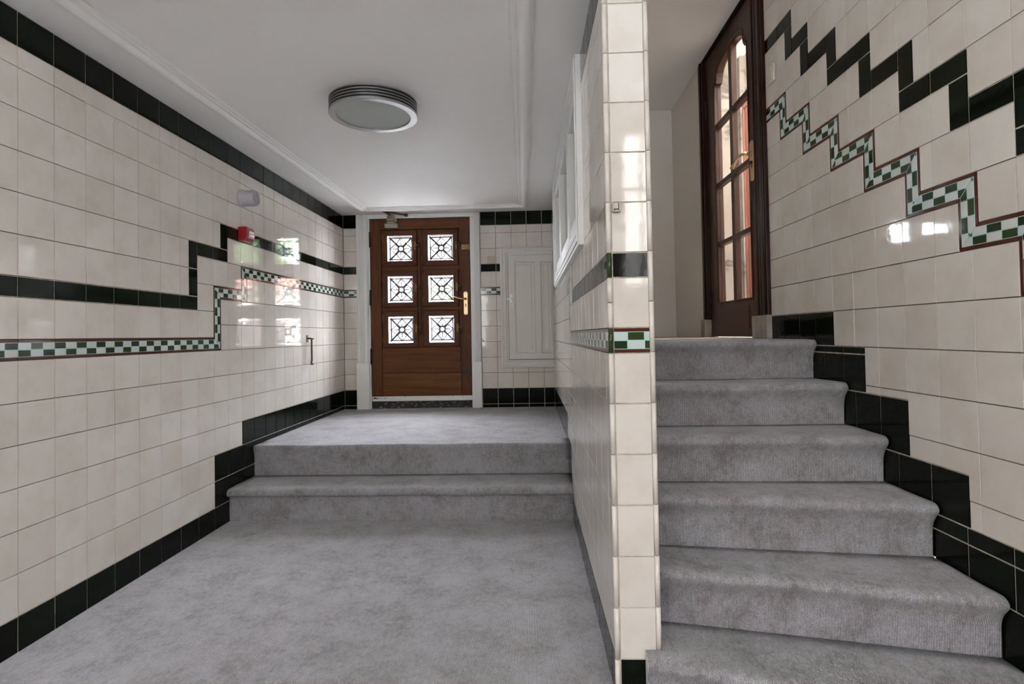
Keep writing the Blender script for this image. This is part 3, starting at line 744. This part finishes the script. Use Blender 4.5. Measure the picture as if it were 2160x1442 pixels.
mb.build('window_frame', WHITEWOOD, w1, .015)
for a0, a1 in ((3.66,7.30),(7.34,12.30),(12.34,16.40)):
    mb = MB(); g = .42
    wbox(a0, a0+g, 3.62, 7.93, -.28, .10); wbox(a1-g, a1, 3.62, 7.93, -.28, .10); wbox(a0+g, a1-g, 3.62, 3.62+g, -.28, .08); wbox(a0+g, a1-g, 7.93-g, 7.93, -.28, .08)
    sa = mb.build('casement', WHITEWOOD, w1, .015)
    mb = MB(); wbox(a0+g-.03, a1-g+.03, 3.62+g-.03, 7.93-g+.03, -.12, -.10); mb.build('pane', GLASS, sa)
mb = MB()
for a0, a1, b0, b1 in ((2.95,3.68,2.92,CEIL),(16.38,17.1,2.92,CEIL),(3.68,16.38,2.92,3.62),(3.68,16.38,7.93,CEIL)): mb.box(XR-.02, XR+.12, b0, b1, a0, a1)
mb.build('stair_side_frame', WHITEWOOD, w1, .015)

# ------------------------------------------------------------------ landing door (door_2)
d2 = thing('door_2', (20.85, TOP, 11.5), 'dark stained wooden door with eight arched-top panes and brass handle at the top of the stairs', 'door', kind='structure')
DX = 20.92                                              # corridor-side face of the leaf
def dbox(mb, u0, u1, v0, v1, x0, x1, m=0): mb.box(x0, x1, v0, v1, u0, u1, m)
mb = MB()
dbox(mb, 7.52, 8.00, .95, CEILH, 20.70, 21.5); dbox(mb, 8.00, 8.16, .95, CEILH, 20.76, 21.5); dbox(mb, 8.16, 8.42, .95, CEILH, 20.72, 21.5)
mb.tube([(20.70, .97, 7.70), (20.70, CEILH-.01, 7.70)], .05, 8); mb.tube([(20.74, .97, 8.08), (20.74, CEILH-.01, 8.08)], .045, 8); mb.tube([(20.72, .97, 8.36), (20.72, CEILH-.01, 8.36)], .04, 8)
dbox(mb, 14.40, 15.04, .98, CEILH, 20.74, 21.24)
dbox(mb, 14.62, 14.72, .98, CEILH, 20.68, 20.74)
dbox(mb, 8.42, 14.40, 13.60, CEILH, 20.74, 21.5)
mb.build('door_frame', CASEV, d2, .015)
for q0, q1, top in ((7.48, 8.80, .96), (14.50, 15.12, .98)):
    mb = MB(); mb.box(20.62, 21.3, TOP+.0, top, q0, q1); mb.build('plinth_block', STONE, d2, .03)
mb = MB()
dbox(mb, 8.45, 9.38, .15, 13.58, DX, DX+.30, 0); dbox(mb, 13.20, 14.38, .15, 13.58, DX, DX+.30, 0)
dbox(mb, 9.38, 13.20, .15, 1.74, DX, DX+.30, 1); dbox(mb, 9.75, 12.85, .50, 1.42, DX-.03, DX, 1)
dbox(mb, 11.10, 11.44, 1.74, 12.75, DX+.02, DX+.26, 0)
for q in (4.44, 7.18, 9.95):
    dbox(mb, 9.38, 11.10, q-.10, q+.10, DX+.02, DX+.26, 1); dbox(mb, 11.44, 13.20, q-.10, q+.10, DX+.02, DX+.26, 1)
def archv(u):
    c, hw = 11.27, 1.62
    t = (u-c)/hw
    if abs(t) >= 1: return 11.88
    return 12.0+.72*math.sqrt(max(0, 1-t*t))**.8
us = [9.38+(13.20-9.38)*i/48 for i in range(49)]
for i in range(48):
    k = mb.pts([(x, v_, u) for u in (us[i], us[i+1]) for v_ in (archv(u), 13.58) for x in (DX, DX+.30)])
    for q_ in ((0,1,5,4),(2,6,7,3),(0,4,6,2),(1,3,7,5)): mb.face([k+j for j in q_], 1)
lf = mb.build('door_leaf', [DARKV, DARKU], d2, .0)
mb = MB()
mb.tube([(DX, archv(u)+.10, u) for u in us], .045, 8); mb.tube([(DX, archv(u)+.30, u) for u in us], .03, 8)
mb.tube([(DX,1.70,9.33),(DX,11.9,9.33)], .045, 8); mb.tube([(DX,1.70,13.25),(DX,11.9,13.25)], .045, 8); mb.tube([(DX,1.68,9.33),(DX,1.68,13.25)], .045, 8)
mb.build('glazing_bead', DARKV, d2)
ed = [1.74, 4.34, 4.54, 7.08, 7.28, 9.85, 10.05]
for c0, c1 in ((9.38,11.10),(11.44,13.20)):
    for b0, b1 in ((1.74,4.34),(4.54,7.08),(7.28,9.85),(10.05,12.8)):
        mb = MB(); mb.box(DX+.13, DX+.15, b0, b1, c0, c1); mb.build('pane', GLASS, d2)
mb = MB(); pl = [(9.075+.20*math.cos(t), (7.68 if math.sin(t) >= 0 else 6.40)+.16*math.sin(t)) for t in [i*math.pi/8 for i in range(16)]]
mb.prism(pl, lambda u, v_, d: (d, v_, u), DX-.04, DX+.005); h2 = mb.build('door_handle', BRASS, d2, .012)
mb = MB(); mb.tube([(DX-.02,7.33,9.08),(DX-.30,7.33,9.08),(DX-.36,7.33,9.16),(DX-.37,7.34,9.42),(DX-.37,7.30,9.72),(DX-.37,7.18,9.98),(DX-.37,7.13,10.2),(DX-.37,7.16,10.42)], [.075,.06,.06,.055,.05,.055,.085,.03], 10)
mb.lathe([(.11,0),(.11,.03),(.07,.06)], (DX-.04,7.33,9.08), (-1,0,0), 14); mb.build('lever', BRASS, h2)
mb = MB(); mb.box(DX-.05,DX-.04,6.78,6.98,9.05,9.10); mb.box(DX-.12,DX-.04,6.92,7.02,9.0,9.16); mb.build('keyhole', INK, h2)
for q in (11.2, 5.3, 1.9):
    mb = MB(); mb.tube([(DX-.02,q-.42,14.40),(DX-.02,q+.42,14.40)], .055, 10); mb.build('hinge', DARKIRON, d2)
# vestibule beyond that door
mb = MB(); mb.box(20.9, 26.7, TOP-.3, 20, 24, 24.6); mb.box(25.62, 26.02, TOP, 18.4, 23.7, 24.0); mb.box(26.1, 26.4, TOP, 18.4, 23.5, 24.0)
tag(mb.build('wall_vestibule_back', MARBLE), kind='structure')
mb = MB(); mb.box(26.4, 27.0, TOP-.3, 20, 4.5, 24.0)
tag(mb.build('wall_vestibule_right', MARBLE), kind='structure')
mb = MB(); mb.box(21.95, 26.4, TOP-.3, 20, 4.2, 4.8); mb.box(21.92, 22.2, CEILH+.3, 20, 4.5, 15.1); mb.box(20.78, 21.06, CEILH+.3, 20, 15.1, 24); mb.box(21.92, 22.2, TOP-.3, CEILH+.3, 4.5, 7.4)
tag(mb.build('wall_vestibule_left', PLASTER), kind='structure')
mb = MB(); mb.box(20.8, 26.6, 18.4, 18.8, 19.6, 24.2); mb.box(21.9, 26.6, 18.4, 18.8, 4.3, 6.0)  # roof opening between the slabs is added, unseen, to light the vestibule
tag(mb.build('ceiling', PAINT), kind='structure')
mb = MB(); mb.box(21.6, 26.5, TOP-.3, TOP+.02, 4.5, 24.1)
mb.box(20.9, 21.6, TOP-.3, TOP+.02, 15.1, 24.1)
tag(mb.build('floor', LANDFLOOR), kind='structure')
d3 = thing('pane_reflection_panel', (26.3, TOP, 22.5), 'red brown panel in place of the reflection in the right hand landing door panes', 'door', kind='structure')  # panel modelled in place of the reddish reflection in the bevelled panes
mb = MB(); mb.box(26.16, 26.4, TOP+.03, 14.8, 20.6, 20.9); mb.box(26.16, 26.4, TOP+.03, 14.8, 23.25, 23.45); mb.box(26.16, 26.4, 14.8, 15.2, 20.6, 23.45); mb.build('door_frame', REDPANEL, d3, .02)
mb = MB(); mb.box(26.25, 26.4, TOP+.03, 14.8, 20.92, 23.23); mb.box(26.20, 26.25, .6, 6.5, 21.3, 22.85); mb.box(26.20, 26.25, 7.2, 14.2, 21.3, 22.85); mb.build('door_leaf', REDPANEL, d3, .02)

# ------------------------------------------------------------------ ceiling light
LX, LU, LR = 6.92, 5.80, 1.475
cl = thing('ceiling_light', (LX, CEIL, LU), 'round flush ceiling light with black grooved aluminium rim and frosted glass disc', 'ceiling light')
mb = MB()
hh = .46; rib = [(LR-.05, 0)]
for i in range(5):
    h0 = .0+i*.095
    rib += [(LR-.026, h0), (LR-.004, h0+.003), (LR, h0+.007), (LR, h0+.026 if i < 4 else hh-.012)]
    if i < 4: rib += [(LR-.004, h0+.030), (LR-.026, h0+.033)]
rib += [(LR-.014, hh), (1.235, hh+.005), (1.22, hh-.02), (1.22, hh-.07)]
mb.lathe(rib, (LX, CEIL, LU), (0,-1,0), 96, 0, False); rim = mb.build('rim', ALU, cl)
mb = MB()
for i in range(4):
    h0 = .0+i*.095+.032; mb.lathe([(LR-.030, h0-.003), (LR-.014, h0+.003), (LR-.014, h0+.060), (LR-.030, h0+.065)], (LX, CEIL, LU), (0,-1,0), 96, 0)
mb.build('groove', BLACKMETAL, rim)
mb = MB(); mb.lathe([(1.219, hh-.045), (.8, hh-.05), (0, hh-.05)], (LX, CEIL, LU), (0,-1,0), 96); mb.build('diffuser', FROST, cl)

# ------------------------------------------------------------------ small things on the walls
SU, SV = 10.07, 6.36
so = thing('alarm_sounder', (0, SV, SU), 'round pale grey alarm sounder high on the left tiled wall', 'alarm')
mb = MB(); mb.lathe([(.37,0),(.37,.10),(.345,.12),(.335,.16),(.33,.62),(.315,.655),(.29,.66),(.285,.58),(.20,.57)], (0,SV,SU), (1,0,0), 48); mb.build('housing', GREYPLASTIC, so)
mb = MB(); mb.lathe([(.285,.56),(.19,.62),(.16,.62),(.13,.57),(.10,.57),(.085,.63),(.05,.64),(0,.645)], (0,SV,SU), (1,0,0), 48); mb.build('horn', GREYPLASTIC, so)
CU, CV = 10.07, 4.82
cp = thing('fire_call_point', (0, CV-.28, CU), 'red fire alarm call point box on the left wall below the grey sounder', 'fire alarm')
mb = MB()
mb.prism([(0,-.29),(.30,-.29),(.40,-.18),(.43,-.05),(.43,.14),(.40,.27),(.34,.29),(0,.29)], lambda x, v_, d: (x, CV+v_, d), CU-.30, CU+.30)
mb.build('housing', RED, cp, .03)
mb = MB(); mb.box(.43,.445,CV-.10,CV+.12,CU-.20,CU+.20); pl_ = mb.build('break_panel', STICKER, cp, .005)
mb = MB()
for s_ in (-1, 1): mb.prism([(s_*.12,.04),(s_*.12,-.04),(s_*.055,0)], lambda u, v_, d: (d, CV+v_, CU+u), .445, .448)
mb.lathe([(0,.003),(.025,.003),(.025,0)], (.445,CV,CU), (1,0,0), 12)
mb.build('arrow_marks', INK, pl_)
ho = thing('wall_hook', (.0, .4, 16.72), 'thin rusty hook and eye stay hanging on the left wall near the front door', 'hook')
mb = MB(); mb.box(0, .04, .20, .58, 16.62, 16.82); mb.tube([(.02,.40,16.72),(.22,.40,16.72),(.27,.36,16.76),(.33,.40,16.86)], [.05,.04,.045,.02], 8); mb.build('bracket', RUSTY, ho)
mb = MB(); mb.tube([(.23,.40,16.74),(.24,.25,16.74),(.24,-.30,16.74),(.24,-.78,16.75),(.22,-.90,16.72),(.23,-1.0,16.75),(.27,-1.0,16.82),(.28,-.94,16.85)], [.045,.05,.055,.05,.05,.05,.04,.02], 8); mb.build('rod', RUSTY, ho)
def switch(name, label, fn, hw, hh_, mat_):
    r = thing(name, fn(0,0,0), label, 'switch')
    mb = MB(); mb.prism([(-hw,-hh_),(hw,-hh_),(hw,hh_),(-hw,hh_)], fn, 0, .07); mb.build('switch_plate', mat_, r, .012)
    mb = MB(); a_, c_ = hw*.66, hh_*.66
    k = mb.pts([fn(-a_,-c_,.07), fn(a_,-c_,.07), fn(a_,c_,.07), fn(-a_,c_,.07), fn(-a_,-c_,.085), fn(a_,-c_,.085), fn(a_,c_,.11), fn(-a_,c_,.11)])
    for q_ in ((4,5,6,7),(0,1,5,4),(1,2,6,5),(2,3,7,6),(3,0,4,7)): mb.face([k+j for j in q_])
    mb.build('rocker', mat_, r, .006)
switch('light_switch', 'small square ivory light switch on the tiles right of the front door', lambda p, q, d: (9.64+p, 5.24+q, UB-d), .23, .25, AGED)
switch('light_switch', 'pale square light switch on the right tiled wall beside the dark landing door', lambda p, q, d: (20.80-d, 9.42+q, 6.98-p), .30, .30, IVORY)
ho = MB(); hx = 13.79; ho.box(hx, hx+.03, 2.80, 2.98, PZ-.10, PZ); ho.box(hx+.13, hx+.16, 2.80, 2.98, PZ-.10, PZ); ho.box(hx+.03, hx+.13, 2.79, 2.83, PZ-.10, PZ); ho.box(hx+.03, hx+.13, 2.86, 2.99, PZ-.05, PZ)
tag(ho.build('cable_clip', CLOSER, None, .008), 'tiny metal clip fixed at the left edge of the tiled pillar', 'clip')
lm = MB(); lm.prism([(-.11,-.04),(-.03,-.07),(.08,-.03),(.12,.02),(.03,.06),(-.07,.05)], lambda p, q, d: (8.92+p, LAND+.012+d+.1*p*p*10*.1, UB-.42+q), 0, .025)
tag(lm.build('dry_leaf', LEAFM), 'small dry brown leaf on the landing carpet at the right door casing', 'leaf')

# ------------------------------------------------------------------ street outside
mb = MB(); mb.box(-90, 120, LAND-.6, LAND-.35, UB+.96, 220); mb.box(-90, 120, FLOOR-1.2, FLOOR-.9, -220, FRONT-.8)
tag(mb.build('street_ground', PAVING), kind='structure')
def house(cx, cu, hw, hv, dep, label, wallm):
    r = thing('house', (cx, LAND-.35, cu), label, 'house')
    mb = MB(); mb.box(cx-hw, cx+hw, LAND-.35, hv, cu, cu+dep); mb.build('wall', wallm, r)
    mb = MB(); mb.prism([(-1.5,hv),(dep+1.5,hv),(dep/2,hv+9)], lambda u, v_, d: (cx+d, v_, cu+u), -hw-1, hw+1); mb.build('roof', ROOFM, r)
    n = max(2, int(hw*2/9))
    for i in range(n):
        for v0 in ((LAND+3.4, LAND+17) if hv > 20 else (LAND+2.4,)):
            xw = cx-hw+(i+.5)*2*hw/n
            mb = MB(); mb.box(xw-2.6, xw+2.6, v0, v0+7, cu-.3, cu+.1); f_ = mb.build('window', WHITEWOOD, r)
            mb = MB(); mb.box(xw-2.2, xw-.1, v0+.4, v0+6.6, cu-.35, cu-.3); mb.box(xw+.1, xw+2.2, v0+.4, v0+6.6, cu-.35, cu-.3); mb.build('pane', BLACKMETAL, f_)
house(-19, 122, 24, 26, 24, 'darkened house with tall windows added across the street to screen the bright sky', DARKFACADE)  # house added to screen the bright sky seen through the panes
house(66, 134, 26, 14, 24, 'pale rendered house with red roof further right across the street', RENDER)
def tree(x, u, base, h, rad, n, label, seed):
    rnd = random.Random(seed); r = thing('tree', (x, base, u), label, 'tree', 'trees along the street')
    mb = MB(); mb.tube([(x,base,u),(x+.2,base+h*.3,u),(x-.3,base+h*.6,u+.3),(x,base+h*.85,u)], [.9,.7,.5,.2], 8)
    for i in range(6):
        a = i*1.05; mb.tube([(x,base+h*(.35+.07*i),u),(x+math.cos(a)*rad*.5,base+h*(.5+.07*i),u+math.sin(a)*rad*.5)], [.35,.1], 6)
    mb.build('trunk', BARK, r)
    mb = MB()
    for i in range(n):
        d = Vector((rnd.gauss(0,1), rnd.gauss(0,1), rnd.gauss(0,1))).normalized()*rad*rnd.uniform(.45,1)
        c = Vector((x, base+h*.68, u))+Vector((d.x, d.y*.85, d.z)); s_ = rnd.uniform(.35,.8)
        e1 = Vector((rnd.gauss(0,1),rnd.gauss(0,1),rnd.gauss(0,1))).normalized(); e2 = e1.cross(Vector((rnd.gauss(0,1),rnd.gauss(0,1),rnd.gauss(0,1)))).normalized()
        k = mb.pts([c-e1*s_, c+e2*s_*.5, c+e1*s_, c-e2*s_*.5]); mb.face([k,k+1,k+2,k+3], 0, False, rnd.random())
    mb.build('foliage', LEAVES, r, tint=True)
tree(26, 62, LAND-.35, 27, 5.6, 1300, 'tall leafy green street tree right beyond the front door', 1)
tree(39, 70, LAND-.35, 29, 6.5, 1500, 'second leafy green tree further right along the street', 2)
tree(-9, 108, LAND-.35, 18, 6, 1500, 'small rounded green tree far across the street beyond the front door', 3)
car = thing('car', (-2.5, LAND-.35, 52), 'blue grey car parked in the street seen through the lower left pane', 'car')
pf = [(-13,1.6),(-13,4.6),(-12,5.6),(-7.6,6.2),(-4.2,9.2),(5,9.3),(9.5,6.4),(12.6,5.8),(13.2,4.4),(13.2,1.6)]
mb = MB(); mb.prism(pf, lambda p, q_, d: (-2.5+p, LAND-.35+q_, 52+d), -5.4, 5.4); body = mb.build('car_body', CARP, car, .3)
mb = MB()
for a_, c_ in ((-6.4,-.2),(.3,6.6)): mb.prism([(a_+(.5 if a_ < -1 else 0),6.3),(c_-(0 if a_ < -1 else .2),6.3),(c_-(0 if a_ < -1 else 2.3),8.7),(a_+(2.6 if a_ < -1 else 0),8.7)], lambda p, q_, d: (-2.5+p, LAND-.35+q_, 52+d), -5.46, -5.40)
mb.build('window', BLACKMETAL, body)
for px in (-8.2, 8.4):
    for d_ in (-5.0, 3.6):
        mb = MB(); mb.lathe([(0,0),(1.1,0),(1.9,.1),(2.0,.3),(2.0,1.2),(1.9,1.4),(0,1.4)], (-2.5+px, LAND-.35+2.0, 52+d_-.6), (0,0,1), 24); mb.build('wheel', RUBBER, car)

# ------------------------------------------------------------------ daylight
SKY_MEAN, SKY_SLOPE = 5.7, 4.95
wd = bpy.data.worlds.new('overcast_sky'); bpy.context.scene.world = wd; wd.use_nodes = True; nt = wd.node_tree
bg = nt.nodes['Background']; tc = N(nt, 'ShaderNodeTexCoord'); sp = N(nt, 'ShaderNodeSeparateXYZ'); nt.links.new(tc.outputs['Generated'], sp.inputs[0])
zen = ramp(nt, sp.outputs['Z'], [(0, (.645,.625,.655)), (.35, (.82,.795,.825)), (1, (1.03,.995,1.035))])
side = math_(nt, 'MULTIPLY_ADD', sp.outputs['Y'], SKY_SLOPE); side.node.inputs[2].default_value = SKY_MEAN      # brighter half of the sky is beyond the front door
hue = ramp(nt, math_(nt, 'MULTIPLY_ADD', sp.outputs['Y'], .5), [(0, (1.04,.995,.95)), (1, (.95,.985,1.05))]); hue.node.inputs['Fac'].links[0].from_node.inputs[2].default_value = .5
nt.links.new(mix(nt, 1.0, zen, hue, 'MULTIPLY'), bg.inputs['Color']); nt.links.new(math_(nt, 'MAXIMUM', side, .2), bg.inputs['Strength'])
def portal(name, at, facing, sx, sy):
    l = bpy.data.lights.new(name, 'AREA'); l.shape = 'RECTANGLE'; l.size = sx*T; l.size_y = sy*T; l.cycles.is_portal = True
    o = bpy.data.objects.new(name, l); C.objects.link(o); o.location = P(*at)
    o.rotation_euler = Vector(facing).to_track_quat('-Z', 'Y').to_euler()
for n_, (a0, a1, b0, b1) in enumerate(ADDED_WINDOWS): portal('daylight_portal', ((a0+a1)/2, (b0+b1)/2, FRONT-.9), (0,1,0), a1-a0, b1-b0)
portal('daylight_portal', (5.04, 3.5, UB+.6), (0,-1,0), 4.4, 7.2)
portal('daylight_portal', (24.1, 18.9, 12.8), (0,0,-1), 4.4, 13.6)

# ------------------------------------------------------------------ camera
M = [[.99922831,.01771143,.03505836],[-.01834439,.99967298,.01781597],[-.03473135,-.01844534,.99922645]]
cam = bpy.data.cameras.new('camera'); co = bpy.data.objects.new('camera', cam); C.objects.link(co)
def wvec(r): return Vector((r[0], r[2], -r[1]))     # (x, down, depth) -> world x, y, z
right, down, fwd = wvec(M[0]), wvec(M[1]), wvec(M[2])
mt = Matrix.Identity(4)
for i in range(3): mt[i][0] = right[i]; mt[i][1] = -down[i]; mt[i][2] = -fwd[i]
loc = P(12.14114506, .40016751, -12.53909694)
for i in range(3): mt[i][3] = loc[i]
co.matrix_world = mt
cam.sensor_width = 36; cam.lens = 1154.07/2160*36; cam.shift_y = -(721-684.718)/2160; cam.clip_start = .02
sc = bpy.context.scene; sc.camera = co
sc.view_settings.view_transform = 'Standard'; sc.view_settings.look = 'None'; sc.view_settings.gamma = 1; sc.view_settings.use_curve_mapping = False
sc.view_settings.exposure = 4.25
cy = sc.cycles
cy.use_denoising = True; cy.max_bounces = 10; cy.diffuse_bounces = 5; cy.glossy_bounces = 5; cy.transparent_max_bounces = 12; cy.transmission_bounces = 4
cy.sample_clamp_indirect = 8; cy.caustics_reflective = False; cy.caustics_refractive = False
